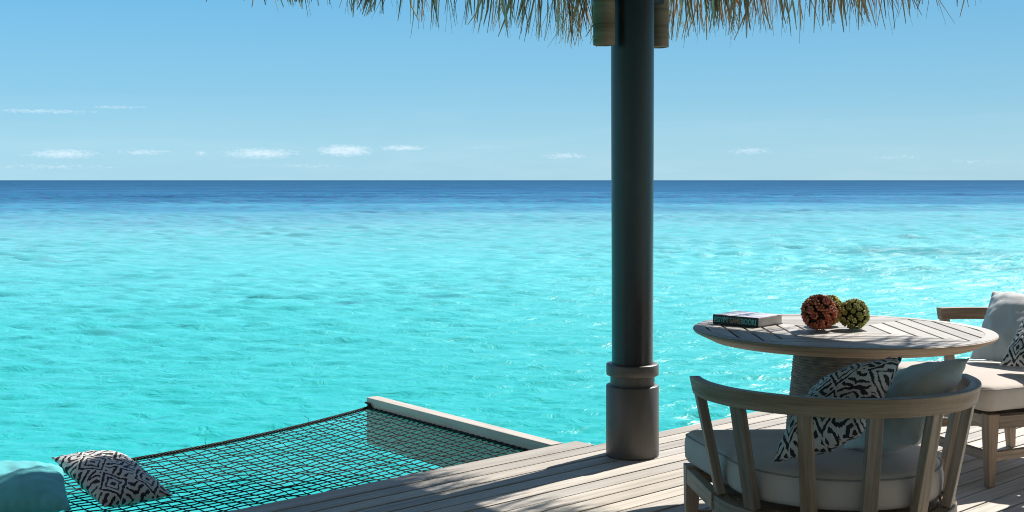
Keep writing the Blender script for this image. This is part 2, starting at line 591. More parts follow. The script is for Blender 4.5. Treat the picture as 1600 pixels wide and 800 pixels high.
def mat_sea():
    m, t, b = new_mat('lagoon_water')
    co = t.n('ShaderNodeTexCoord').outputs['Object']
    x, y, _ = t.sep(co)
    r = t.math('POWER', t.math('ADD', t.math('MULTIPLY', x, t.math('MULTIPLY', x, .15)), t.math('MULTIPLY', y, y)), .5)
    lr = t.math('LOGARITHM', t.math('MAXIMUM', r, 1.0), 10.0)
    big = t.noise(t.comb(t.math('MULTIPLY', x, .016), t.math('MULTIPLY', y, .03), 2.0), 1.0, 4, .6, .3)
    lr2 = t.math('ADD', lr, t.math('MULTIPLY', t.math('SUBTRACT', big, .5), .34))
    # the deep edge of the reef lies nearer on the left side
    lr2 = t.math('ADD', lr2, t.mapr(t.math('DIVIDE', x, t.math('MAXIMUM', r, 1.0)), -.4, .4, .085, -.05))
    stops = [(10, (.018, .435, .425)), (14, (.03, .455, .455)), (23, (.06, .475, .505)), (38, (.11, .49, .55)), (58, (.15, .44, .525)),
             (78, (.165, .405, .51)), (98, (.13, .32, .46)), (122, (.085, .225, .395)), (170, (.058, .145, .32)), (260, (.042, .10, .26)), (420, (.036, .07, .21)), (2000, (.030, .052, .17))]
    mx = math.log10(2000)
    col = t.ramp(t.math('DIVIDE', lr2, mx), [(math.log10(d) / mx, c) for d, c in stops])
    # sea-grass and coral patches on the bottom
    pn = t.noise(t.comb(t.math('MULTIPLY', x, .11), t.math('MULTIPLY', y, .11), 7.0), 1.0, 5, .65, .5)
    pm = t.math('MULTIPLY', t.mapr(pn, .60, .76, 0, .30, True), t.mapr(y, 13, 22, 0, 1))
    for (px, py, hw, hh, s) in [(1440, 394, 240, 13, .62), (1360, 424, 250, 13, .36), (548, 474, 60, 5, .55), (700, 463, 45, 4, .5), (1580, 420, 90, 10, .5), (180, 520, 60, 6, .3)]:
        d = KW * F / (py - 281.5)
        cx = (px - 800) * d / F
        sx_, sy_ = hw * d / F, hh * d * d / (F * KW)
        dx = t.math('DIVIDE', t.math('SUBTRACT', x, cx), sx_)
        dy = t.math('DIVIDE', t.math('SUBTRACT', y, d), sy_)
        e = t.math('SUBTRACT', 1.0, t.math('POWER', t.math('ADD', t.math('MULTIPLY', dx, dx), t.math('MULTIPLY', dy, dy)), .5))
        e = t.math('ADD', e, t.math('MULTIPLY', t.math('SUBTRACT', t.noise(co, .5, 4, .7), .5), 1.6))
        pm = t.math('MAXIMUM', pm, t.mapr(e, -.1, 1.0, 0, s, True))
    col = t.mix(pm, col, (.02, .13, .19))
    # soft caustic light pattern painted into the water colour
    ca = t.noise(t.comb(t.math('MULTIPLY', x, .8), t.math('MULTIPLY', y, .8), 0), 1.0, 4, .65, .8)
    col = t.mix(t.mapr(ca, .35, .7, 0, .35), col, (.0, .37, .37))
    # wind lanes and deep-water mottling far out
    ln = t.noise(t.comb(t.math('MULTIPLY', x, .012), t.math('MULTIPLY', y, .03), 11.0), 1.0, 5, .62, .4)
    ln2 = t.noise(t.comb(t.math('MULTIPLY', x, .09), t.math('MULTIPLY', y, .05), 5.0), 1.0, 4, .7, .3)
    lv = t.math('ADD', t.mapr(ln, .3, .7, -.5, .5), t.mapr(ln2, .3, .7, -.45, .45))
    lv = t.math('ADD', 1.0, t.math('MULTIPLY', lv, t.mapr(lr, 1.8, 2.1, 0, .5)))
    colf = t.mix(1.0, col, t.comb(lv, lv, t.math('POWER', t.math('MAXIMUM', lv, .05), .7)), 'MULTIPLY')
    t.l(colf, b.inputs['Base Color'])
    b.inputs['IOR'].default_value = 1.33
    t.l(t.mapr(lr, 1.85, 2.15, .75, .15), b.inputs['Specular IOR Level'])
    t.l(t.mapr(lr, 1.1, 1.6, .30, .52), b.inputs['Roughness'])
    # wind ripples over a low swell
    rot = t.n('ShaderNodeMapping', vector_type='POINT')
    rot.inputs['Rotation'].default_value = (0, 0, R(-9))
    t.l(co, rot.inputs['Vector'])
    rx, ry, _ = t.sep(rot.outputs[0])
    n1 = t.noise(t.comb(t.math('MULTIPLY', rx, .55), t.math('MULTIPLY', ry, 1.0), 0), 1.0, 5, .6, .9)
    n3 = t.noise(t.comb(t.math('MULTIPLY', rx, 3.2), t.math('MULTIPLY', ry, 5.0), 9.0), 1.0, 3, .6, .8)
    h = t.math('ADD', t.math('MULTIPLY', n1, t.mapr(lr, 1.3, 2.0, .08, .60)), t.math('MULTIPLY', n3, t.mapr(lr, 1.1, 1.7, .085, .05)))
    bp = t.n('ShaderNodeBump')
    bp.inputs['Strength'].default_value = 1.0
    bp.inputs['Distance'].default_value = .55
    t.l(h, bp.inputs['Height'])
    t.l(h, bp.inputs['Height'])
    t.l(bp.outputs[0], b.inputs['Normal'])
    # far out the chop turns most facets away from the sky near the horizon
    df = t.n('ShaderNodeBsdfDiffuse')
    t.l(colf, df.inputs[0])
    mx_ = t.n('ShaderNodeMixShader')
    t.l(t.mapr(lr, 1.3, 1.8, 0, .9), mx_.inputs[0])
    t.l(b.outputs[0], mx_.inputs[1])
    t.l(df.outputs[0], mx_.inputs[2])
    out = [n_ for n_ in m.node_tree.nodes if n_.type == 'OUTPUT_MATERIAL'][0]
    t.l(mx_.outputs[0], out.inputs[0])
    return m


# one round out to the horizon, finer near the deck where the ripples are real geometry
fine = np.linspace(R(90 - 34), R(90 + 34), 560)
coarse = np.linspace(R(90 + 34), R(360 + 90 - 34), 70)[1:-1]
th = np.concatenate([fine, coarse])
rad = np.concatenate([[0.4, 2.0, 3.6, 5.2, 6.2], np.geomspace(7.0, 240.0, 1250), np.geomspace(255.0, 45000.0, 40)])
nth, nrad = len(th), len(rad)
TT, RR = np.meshgrid(th, rad)
SX, SY = (RR * np.cos(TT)).ravel(), (RR * np.sin(TT)).ravel()
dth = np.gradient(np.concatenate([th, [th[0] + 2 * math.pi]]))[:-1]
spac = np.maximum(np.gradient(rad)[:, None] * np.ones(nth)[None], .6 * rad[:, None] * np.abs(dth)[None]).ravel()
rg_ = np.random.RandomState(5)
ZZ = np.zeros_like(SX)
NW = 90
lam = np.geomspace(.22, 7.0, NW)
for L_ in lam:
    ang_ = R(96) + rg_.normal(0, .5)
    kx, ky = 2 * math.pi / L_ * math.cos(ang_), 2 * math.pi / L_ * math.sin(ang_)
    slope = .055 * (L_ / .7) ** (.1 if L_ < .7 else -.28)
    amp = slope * L_ / (2 * math.pi)
    wgt = np.clip((L_ / spac - 3.0) / 3.0, 0, 1) * np.clip(RR.ravel() / (L_ * 36.0), .06, 1) ** 1.5
    ph_ = kx * SX + ky * SY + rg_.uniform(0, 6.28) + .9 * np.sin(.31 * SX / L_ ** .5 + .23 * SY / L_ ** .5 + rg_.uniform(0, 6.28))
    sn = np.sin(ph_)
    ZZ += amp * wgt * (sn + .22 * np.cos(2 * ph_))
gust = 1 + .35 * np.sin(.21 * SX + .5 * np.sin(.13 * SY)) * np.sin(.17 * SY + .6)
ZZ *= gust
co_ = np.column_stack([SX, SY, ZZ]).astype(np.float32)
co_ = np.vstack([co_, [[0, 0, 0]]]).astype(np.float32)
ii, jj = np.meshgrid(np.arange(nrad - 1), np.arange(nth), indexing='ij')
j2 = (jj + 1) % nth
quads = np.stack([ii * nth + jj, (ii + 1) * nth + jj, (ii + 1) * nth + j2, ii * nth + j2], -1).reshape(-1, 4)
cap = np.array([[k, (k + 1) % nth, nrad * nth] for k in range(nth)])
me = bpy.data.meshes.new('sea')
me.vertices.add(len(co_))
me.vertices.foreach_set('co', co_.ravel())
nq, nt_ = len(quads), len(cap)
me.loops.add(nq * 4 + nt_ * 3)
me.loops.foreach_set('vertex_index', np.concatenate([quads.ravel(), cap.ravel()]).astype(np.int32))
me.polygons.add(nq + nt_)
me.polygons.foreach_set('loop_start', np.concatenate([np.arange(nq) * 4, nq * 4 + np.arange(nt_) * 3]).astype(np.int32))
me.polygons.foreach_set('loop_total', np.concatenate([np.full(nq, 4), np.full(nt_, 3)]).astype(np.int32))
me.polygons.foreach_set('use_smooth', np.ones(nq + nt_, dtype=bool))
me.update(calc_edges=True)
me.validate()
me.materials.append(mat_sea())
o = bpy.data.objects.new('sea', me)
o.location = (0, 0, WZ)
C.objects.link(o)
tag(o, 'turquoise lagoon shading to dark blue at the horizon', 'sea', kind='structure')

# ------------------------------------------------------------------ deck (local x runs with the boards)
TH = R(43.4)
CT, ST = math.cos(TH), math.sin(TH)
loc2w = lambda x, y, z=0.0: Vector((x * CT - y * ST, x * ST + y * CT, z))
w2loc = lambda x, y: (x * CT + y * ST, -x * ST + y * CT)

dk = MB()
PITCH, GAP = .109, .0125
y = 4.547
X0, X1 = -6.0, 11.5
while y > -5:
    cuts = [X0] + sorted(random.uniform(X0 + 1, 2.6) for _ in range(2)) + [X1 + random.uniform(-.004, .004)]
    dz = random.uniform(-.0012, .0012)
    for a, b_ in zip(cuts[:-1], cuts[1:]):
        dk.box(a + .0015, b_ - .0015, y - PITCH + GAP, y, -.04 + dz, dz)
    y -= PITCH
dk.box(X0, 4.90, 4.547 + GAP, 4.688, -.04, .0005)       # broad edge board beside the net
deck = dk.build('deck', M['deck'], loc=(0, 0, 0), rz=TH, bevel=.002, segs=1)
tag(deck, 'pale weathered timber deck boards running diagonally', 'deck', kind='structure')
jo = MB()
for k in range(28):
    x = X0 + .3 + k * .62
    jo.box(x - .03, x + .03, -4.9, 4.44, -.20, -.0415)
jo.box(X0, X1 - .02, 4.44, 4.52, -.24, -.0415)
jo.box(X0, 4.88, 4.56, 4.66, -.22, -.0415)
for kx in range(7):
    for ky in range(4):
        jo.box(X0 + .5 + kx * 2.7 - .08, X0 + .5 + kx * 2.7 + .08, 4.20 - ky * 2.9 - .08, 4.20 - ky * 2.9 + .08, -1.6, -.2005)
jo.build('joists', M['joist_gap_shade'], parent=deck)

# ------------------------------------------------------------------ net frame beam and over-water net
beam_in0, beam_in1 = loc2w(4.72, 4.70), loc2w(4.905, 6.53)
bd = (beam_in1 - beam_in0).normalized()
bs = Vector((bd.y, -bd.x, 0))             # towards +local x
ang = math.atan2(bd.y, bd.x)
bm_ = MB()
Lb = (beam_in1 - beam_in0).length
bm_.box(0, Lb, -.085, 0, -.291, .004)
o = bm_.build('timber_beam', M['beam'], loc=beam_in0, rz=ang, bevel=.004)
tag(o, 'pale timber beam holding the outer end of the black over-water net', 'beam')


def net_z(a, b):
    """a along the deck edge 0..1 from the far left to the beam, b from deck 0 to outer rope 1"""
    s = 1 - (2 * a - 1) ** 2
    return -.058 - .085 * s * math.sin(math.pi * min(1, .25 + b * .55)) * (.55 + .45 * b)


NX0 = 1.35


def net_pt(a, b):
    e = 4.715 + (4.895 - 4.715) * b
    x = NX0 + (e - NX0) * a
    inward = .16 * (1 - (2 * a - 1) ** 2) * b
    yy = 4.665 + (6.50 - 4.665) * b - inward
    return loc2w(x, yy, net_z(a, b))


net = thing('over_water_net', 'black square-mesh rope net stretched over turquoise water beside the deck', 'net', loc2w(3.2, 5.6, -.1))
inv = Vector(net.location)
NA, NB = 53, 32
nm = MB()
rj = lambda s=.004: Vector((random.uniform(-s, s), random.uniform(-s, s), random.uniform(-s, s)))
J = [[net_pt(i / NA, j / NB) - inv + rj(.0045) for j in range(NB + 1)] for i in range(NA + 1)]
for i in range(1, NA):
    nm.tube(J[i], .0030, 4)
for j in range(0, NB):
    nm.tube([J[i][j] + Vector((0, 0, .003)) for i in range(NA + 1)], .0030, 4)
nm.build('netting', M['rope'], net)
er = MB()


def rope_path(fn, n, r, amp, turns, ph):
    out = []
    for k in range(n + 1):
        t_ = k / n
        p = fn(t_)
        a = ph + turns * 2 * math.pi * t_
        out.append(p + Vector((0, 0, math.sin(a) * amp)) + Vector((-ST, CT, 0)) * math.cos(a) * amp)
    return out


fn_out = lambda t_: net_pt(t_, 1.0) - inv
for ph in (0, 2.1, 4.2):
    er.tube(rope_path(fn_out, 360, .008, .0055, 60, ph), .0060, 5)
for k in range(2):                            # frayed ends
    p = fn_out(random.random())
    er.tube([p, p + Vector((random.uniform(-.01, .01), 0, .03)), p + Vector((random.uniform(-.03, .03), 0, random.uniform(.04, .06)))], .0016, 3)
er.build('edge_rope', M['rope'], net)
lr_ = MB()
fn_b = lambda t_: net_pt(1.0, t_) - inv - bs * .004
for ph in (0, 3.1):
    lr_.tube([fn_b(k / 120) + Vector((0, 0, math.sin(k * .9 + ph) * .005)) + bs * math.cos(k * .9 + ph) * .004 for k in range(121)], .006, 5)
kp = fn_b(.985)
for k in range(5):
    lr_.tube([kp + rj(.014) - bd * .01, kp + rj(.02), kp + rj(.03) + Vector((0, 0, .012))], .006, 5)
lr_.tube([fn_b(.97), fn_b(.99) + Vector((0, 0, .03)) - bs * .004, beam_in1 - inv + Vector((0, 0, -.03)) + bd * .004 - bs * .006], .006, 5)
lr_.build('lashing_rope', M['rope'], net)

# ------------------------------------------------------------------ pavilion post
PX, PY = .605, 6.43
post = thing('post', 'dark grey round post with a collar and stepped base on the deck', 'post', (PX, PY, 0))
m_ = MB()
m_.lathe([(0, .001), (.131, .001), (.1325, .006), (.1325, .348), (.129, .353), (.100, .354)], 64)
m_.build('base', M['post_base'], post, bevel=.0)
m_ = MB()
m_.lathe([(.111, .352), (.111, .404)], 64)
m_.lathe([(.10, .403), (.128, .403), (.1315, .407), (.1315, .456), (.129, .460), (.10, .461)], 64)
m_.build('collar', M['post_base'], post)
m_ = MB()
m_.lathe([(.1035, .459), (.1045, 1.0), (.108, 2.0), (.110, 3.6)], 64)
m_.build('shaft', M['post'], post)

# ------------------------------------------------------------------ thatched roof over the deck
EX, EY = 6.31, 5.80                           # eave lines in deck coordinates
cx_, cy_, hx_, hy_ = 1.35, .55, EX - 1.35, EY - .55
EZ = 2.63
roof = thing('thatched_roof', 'palm-thatched pavilion roof whose ragged brown fringe hangs along the top', 'roof', loc2w(cx_, cy_, 0), TH)


def rrect(inset, rad, n=14):
    hx, hy = hx_ - inset, hy_ - inset
    rad = max(.02, min(rad - inset * .3, hx, hy))
    pts = []
    for (qx, qy, a0) in ((1, 1, 0), (-1, 1, 90), (-1, -1, 180), (1, -1, 270)):
        for k in range(n + 1):
            a = R(a0 + 90 * k / n)
            pts.append((qx * (hx - rad) + rad * math.cos(a), qy * (hy - rad) + rad * math.sin(a)))
    return pts


tm = MB()
levels = [(0.0, 0.0), (1.2, .72), (2.6, 1.6), (4.0, 2.5), (5.0, 3.2)]
rings = [[(x, y, EZ + z) for x, y in rrect(i, .55)] for i, z in levels]
rings = list(reversed([[(x, y, EZ + .26 + z) for x, y in rrect(i, .55)] for i, z in levels])) + rings
nr = len(rings[0])
for r_ in rings:
    tm.v += [Vector(p) for p in r_]
for i in range(len(rings) - 1):
    for k in range(nr):
        k2 = (k + 1) % nr
        tm.f.append((i * nr + k, i * nr + k2, (i + 1) * nr + k2, (i + 1) * nr + k))
        tm.uv.append(((0, 0),) * 4)
        tm.sm.append(False)
tm.f.append(tuple(range(nr)))
tm.uv.append(((0, 0),) * nr)
tm.sm.append(False)
tm.f.append(tuple(reversed(range((len(rings) - 1) * nr, len(rings) * nr))))
tm.uv.append(((0, 0),) * nr)
tm.sm.append(False)
tm.build('thatch', M['thatch'], roof)

fr = MB()
contour = rrect(0, .55, 14)
# walk the two eaves that meet over the post
walk = []
hx, hy = hx_, hy_
walk_pts = [(hx, -hy + 2.0)] + contour[0:15] + [(-hx + 2.2, hy)]
seglen = []
tot = 0
for a, b_ in zip(walk_pts[:-1], walk_pts[1:]):
    l_ = math.hypot(b_[0] - a[0], b_[1] - a[1])
    seglen.append((tot, l_, a, b_))
    tot += l_


def at_walk(s):
    for s0, l_, a, b_ in seglen:
        if s <= s0 + l_:
            q = (s - s0) / l_
            p = Vector((a[0] + (b_[0] - a[0]) * q, a[1] + (b_[1] - a[1]) * q, 0))
            d = Vector((b_[0] - a[0], b_[1] - a[1], 0)).normalized()
            return p, d
    return Vector((walk_pts[-1][0], walk_pts[-1][1], 0)), Vector((-1, 0, 0))


s = 0.0
clumps = []
while s < tot:
    clumps.append(s)
    s += random.choice((.015, .03, .05, .07, .10))
for s in clumps:
    dens = max(.12, .75 + 1.1 * mnoise.noise(Vector((s * 1.7, 3.1, 0))))
    p_, d_ = at_walk(min(s, tot))
    side_ = min(1, max(0, (d_.y * .5 + .5)))     # 1 on the eave right of the post
    drop = .05 * mnoise.noise(Vector((s * 1.1, 7.7, 0))) + random.gauss(0, .022) - .05 * side_ + .075 * max(0.0, min(1.0, (s - 10.9) / .9)) + .05 * side_ * max(0.0, min(1.0, (6.5 - s) / .9))
    lean0 = random.gauss(0, .14)
    for k in range(max(1, int((2.6 + random.expovariate(1 / 9.0)) * (.35 + .8 * dens) * (.8 * min(1, max(.6, (s - 5.2) / 1.5)) if side_ > .5 else .85)))):
        p, d = at_walk(min(max(s + random.gauss(0, .02), 0), tot))
        n_ = Vector((d.y, -d.x, 0))          # outward
        root = p - n_ * random.uniform(-.03, .16) + Vector((0, 0, EZ + random.uniform(.0, .2)))
        tipz = 2.315 + drop + abs(random.gauss(0, .06)) * (1 if random.random() < .8 else -.4)
        ln = root.z - tipz
        lean = lean0 + random.gauss(0, .15)
        tip = Vector((root.x, root.y, tipz)) + d * lean * ln + n_ * (random.uniform(-.02, .14)) * ln
        bow = random.gauss(0, .02)
        q1 = root.lerp(tip, .4) + d * bow
        q2 = root.lerp(tip, .75) + d * bow * .8
        wd = random.choice((.0018, .0022, .003, .004, .0055, .008)) * random.uniform(.8, 1.2)
        fr.tube([root, q1, q2, tip], [wd, wd * .95, wd * .75, wd * .3], 3, smooth=False)
fr.build('fringe', M['fringe'], roof)
for (lx, ly, lz) in ((.452, 6.30, 2.043), (.752, 6.585, 2.062)):
    g_ = MB()
    g_.lathe([(.0, .012), (.043, .012), (.045, 0), (.0535, .002), (.0535, .05), (.0545, .9), (.055, 1.75), (0, 1.75)], 32, jitter=lambda a, z: .0012 * math.sin(5 * a + z * 3))
    lx2, ly2 = w2loc(lx, ly)
    g = g_.build('hanging_log', M['log'], roof, loc=(lx2 - cx_, ly2 - cy_, lz))
p0 = Vector((*[a - b for a, b in zip(w2loc(.452, 6.30), (cx_, cy_))], 2.30))
p1 = Vector((*[a - b for a, b in zip(w2loc(.752, 6.585), (cx_, cy_))], 2.30))
g_ = MB()
g_.beam(p0 + (p1 - p0) * .12, p0 + (p1 - p0) * .88, .05, .16, (0, 0, 1))
g_.build('bracket', M['metal'], roof)

# ------------------------------------------------------------------ round table
TX, TY, TZ = 1.392, 5.405, .75
RT = .622
table = thing('round_table', 'round slatted pale teak table on a woven drum pedestal', 'table', (TX, TY, 0))


def clip_circle(poly, rad, n=96):
    out = poly
    for k in range(n):
        a = 2 * math.pi * (k + .5) / n
        nx, ny = math.cos(a), math.sin(a)
        lim = rad * math.cos(math.pi / n)
        new = []
        for i in range(len(out)):
            p, q = out[i - 1], out[i]
            dp, dq = p[0] * nx + p[1] * ny - lim, q[0] * nx + q[1] * ny - lim
            if dp <= 0 < dq or dq <= 0 < dp:
                u = dp / (dp - dq)
                new.append((p[0] + (q[0] - p[0]) * u, p[1] + (q[1] - p[1]) * u))
            if dq <= 0:
                new.append(q)
        out = new
        if len(out) < 3:
            return []
    return out


ts = MB()
STEP, G2, RIN = .0805, .0062, .568
for q in range(4):
    ca, sa = (1, 0, -1, 0)[q], (0, 1, 0, -1)[q]
    for k in range(7):
        a, b_ = STEP * k + (G2 if k else .0), STEP * (k + 1) - G2
        g = .0006
        poly = [(a, -a + g), (b_, -b_ + g), (b_, b_ - g), (a, a - g)] if k else [(0, 0), (b_, -b_ + g), (b_, b_ - g)]
        poly = clip_circle(poly, RIN)
        if len(poly) >= 3:
            poly = [(x * ca - y * sa, x * sa + y * ca) for x, y in poly]
            ts.prism(poly, TZ - .018, TZ + random.uniform(-.0004, .0004), along_y=(q % 2 == 0))
top = ts.build('tabletop', M['teak_top'], table)
rm = MB()
rm.lathe([(RIN + .0008, TZ - .02), (RIN + .0008, TZ - .0006), (RIN + .002, TZ), (RT - .006, TZ), (RT - .001, TZ - .002), (RT, TZ - .006), (RT - .006, TZ - .014),
          (.552, TZ - .044), (.546, TZ - .047), (.30, TZ - .047), (.0, TZ - .047)], 128)
rm.build('rim', M['teak'], table)
ud_ = MB()  # dark disc added in place of the shade seen through the slat gaps
ud_.lathe([(0, TZ - .0195), (RIN - .004, TZ - .0195), (RIN - .004, TZ - .024), (0, TZ - .024)], 64)
ud_.build('gap_shade_disc', M['joist_gap_shade'], table)
# top ring surface of the same pale teak, four curved segments set 1.5 mm proud
rg = MB()
for q in range(4):
    a0, a1 = R(90 * q + .15), R(90 * q + 89.85)
    n = 24
    outer = [((RT - .005) * math.cos(a0 + (a1 - a0) * i / n), (RT - .005) * math.sin(a0 + (a1 - a0) * i / n)) for i in range(n + 1)]
    inner = [((RIN + .001) * math.cos(a0 + (a1 - a0) * i / n), (RIN + .001) * math.sin(a0 + (a1 - a0) * i / n)) for i in range(n + 1)]
    base = len(rg.v)
    for i in range(n + 1):
        for (p, z) in ((inner[i], TZ - .004), (inner[i], TZ + .0012), (outer[i], TZ + .0012), (outer[i], TZ - .004)):
            rg.v.append(Vector((p[0], p[1], z)))
    for i in range(n):
        for k in range(3):
            A = base + i * 4 + k
            rg.f.append((A, A + 4, A + 5, A + 1)[::-1])
            u_ = RT * (a1 - a0) / n
            rg.uv.append(((i * u_ + q, k * .03 + .03), (i * u_ + q, k * .03), ((i + 1) * u_ + q, k * .03), ((i + 1) * u_ + q, k * .03 + .03)))
            rg.sm.append(False)
rg.build('rim_band', M['teak_top'], table)
pd = MB()
prof = []
nring = 62
for k in range(nring * 4 + 1):
    z = .002 + (TZ - .049) * k / (nring * 4)
    rr = .262 - .072 * (z / .70) ** 1.0
    prof.append((rr + .0035 * abs(math.sin(math.pi * k / 4)), z))
pd.lathe(prof, 72, jitter=lambda a, z: .0022 * mnoise.noise(Vector((a * 5, z * 42, 1.0))))
pd.build('pedestal', M['wicker'], table)

# ------------------------------------------------------------------ armchairs
RAIL_Z0, RAIL_Z1 = .652, .712
CB, CTZ = .335, .452                          # cushion bottom and top
WF = .432                                     # half width at the front
GROUP = 'barrel-back armchairs round the table'


def make_chair(label, loc, rz):
    t = thing('armchair', label, 'armchair', loc, rz, GROUP)
    # curved top rail leaning outwards
    m = MB()
    path, frames = [], []
    n = 44
    for k in range(n + 1):
        a = R(177 + 186 * k / n)
        path.append(Vector((.452 * math.cos(a), .452 * math.sin(a), RAIL_Z0)))
        rad = Vector((math.cos(a), math.sin(a), 0))
        up = (Vector((0, 0, 1)) + rad * .20)
        frames.append((rad, up))
    hh = RAIL_Z1 - RAIL_Z0
    m.quad_strip_tube(path, [(-.018, 0), (.020, 0), (.021, hh), (-.017, hh)], frames, smooth=False)
    m.build('top_rail', M['teak'], t, bevel=.004)
    for a_ in (180.5, 213, 243, 270, 297, 327, 359.5):
        a = R(a_)
        rad = Vector((math.cos(a), math.sin(a), 0))
        tan = Vector((-math.sin(a), math.cos(a), 0))
        m = MB()
        m.beam(rad * .383 + Vector((0, 0, .316)), rad * .4525 + Vector((0, 0, RAIL_Z0 + .004)), .049, .031, tan, .045, .031)
        m.build('back_slat', M['teak'], t, bevel=.003)
    # seat frame: curved base ring, side rails and front rail
    m = MB()
    path, frames = [], []
    for k in range(n + 1):
        a = R(178 + 184 * k / n)
        path.append(Vector((.382 * math.cos(a), .382 * math.sin(a), .246)))
        frames.append((Vector((math.cos(a), math.sin(a), 0)), Vector((0, 0, 1))))
    m.quad_strip_tube(path, [(-.024, 0), (.026, 0), (.026, .068), (-.024, .068)], frames)
    m.build('seat_frame', M['teak'], t, bevel=.004)
    for s in (-1, 1):
        m = MB()
        m.beam((s * .398, -.008, .290), (s * .412, .362, .290), .034, .058, (1, 0, 0))
        m.build('side_rail', M['teak'], t, bevel=.003)
    m = MB()
    m.beam((-.384, .392, .290), (.384, .392, .290), .034, .058, (0, 1, 0))
    m.build('front_rail', M['teak'], t, bevel=.003)
    m = MB()
    m.prism([(-.36, .37), (-.355, 0)] + [(.352 * math.cos(R(a)), .352 * math.sin(R(a))) for a in range(190, 360, 12)] + [(.355, 0), (.36, .37)], .300, .314)
    m.build('seat_panel', M['teak'], t)
    # tapered legs and stretchers
    for s in (-1, 1):
        m = MB()
        m.beam((s * .402, .388, .3265), (s * .409, .398, 0), .058, .058, (1, 0, 0), .034, .034)
        m.build('leg', M['teak'], t, bevel=.003)
        m = MB()
        m.beam((s * .272, -.262, .246), (s * .285, -.285, 0), .055, .055, (1, 0, 0), .034, .034)
        m.build('leg', M['teak'], t, bevel=.003)
        m = MB()
        m.beam((s * .405, .37, .135), (s * .288, -.255, .135), .026, .04, (1, 0, 0))
        m.build('stretcher', M['teak'], t, bevel=.002)
    m = MB()
    m.beam((-.384, .396, .137), (.384, .396, .137), .026, .042, (0, 1, 0))
    m.build('stretcher', M['teak'], t, bevel=.002)
    # seat cushion: D-shaped pad with soft edges
    ol = []
    rc = .06
    for (qx, a0, a1) in ((1, 0, 90), (-1, 90, 180)):
        for k in range(9):
            a = R(a0 + (a1 - a0) * k / 8)
            ol.append((qx * (WF - rc) + rc * math.cos(a), .438 - rc + rc * math.sin(a)))
    for k in range(1, 8):
        q = k / 8
        ol.append((-WF + (WF - .365) * (q ** 1.2), .378 - .37 * q))
    for k in range(0, 25):
        a = R(180 + 180 * k / 24)
        ol.append((.365 * math.cos(a), .365 * math.sin(a)))
    for k in range(7, 0, -1):
        q = k / 8
        ol.append((WF - (WF - .365) * (q ** 1.2), .378 - .37 * q))
    cc = Vector((0, .06))
    N = len(ol)
    nrm = []
    for i in range(N):
        a, b_ = Vector(ol[i - 1]), Vector(ol[(i + 1) % N])
        d = (b_ - a).normalized()
        nrm.append(Vector((d.y, -d.x)))
    hgt = CTZ - CB
    pf = [(.035, 0), (.012, .006), (.002, .022), (0, .05), (0, .075), (.003, hgt - .026), (.010, hgt - .012), (.022, hgt - .004), (.04, hgt)]
    m = MB()
    for ins, z in pf:
        for i in range(N):
            p = Vector(ol[i]) - nrm[i] * ins
            wob = .0022 * mnoise.noise(Vector((p.x * 9, p.y * 9, z * 9)))
            m.v.append(Vector((p.x, p.y, CB + z + wob)))
    for sc_, z in ((.82, hgt + .005), (.66, hgt + .009), (.45, hgt + .011), (.2, hgt + .012)):
        for i in range(N):
            p = cc + (Vector(ol[i]) - cc) * sc_
            m.v.append(Vector((p.x, p.y, CB + z)))
    nl = len(pf) + 4
    for k in range(nl - 1):
        for i in range(N):
            j = (i + 1) % N
            m.f.append((k * N + i, k * N + j, (k + 1) * N + j, (k + 1) * N + i))
            m.uv.append(((0, 0),) * 4)
            m.sm.append(True)
    m.v.append(Vector((cc.x, cc.y, CTZ + .0125)))
    for i in range(N):
        m.f.append(((nl - 1) * N + i, (nl - 1) * N + (i + 1) % N, nl * N))
        m.uv.append(((0, 0),) * 3)
        m.sm.append(True)
    m.f.append(tuple(reversed(range(N))))
    m.uv.append(((0, 0),) * N)
    m.sm.append(True)
    cu = m.build('seat_cushion', M['cushion'], t)
    m = MB()
    m.tube([Vector((ol[i][0] - nrm[i].x * .006, ol[i][1] - nrm[i].y * .006, CTZ - .016)) for i in range(N)], .0032, 6, closed=True)
    m.build('piping', M['piping'], cu)
    return t


chair = make_chair('teak barrel-back armchair nearest the camera, seen from behind its slats', (1.09, 4.375, 0), R(3))
c2 = copy_tree(chair)
c2.location = (2.40, 6.27, 0)
c2.rotation_euler = (0, 0, R(108))
c2['label'] = 'teak armchair cut by the right edge, facing the table with a sunlit seat'


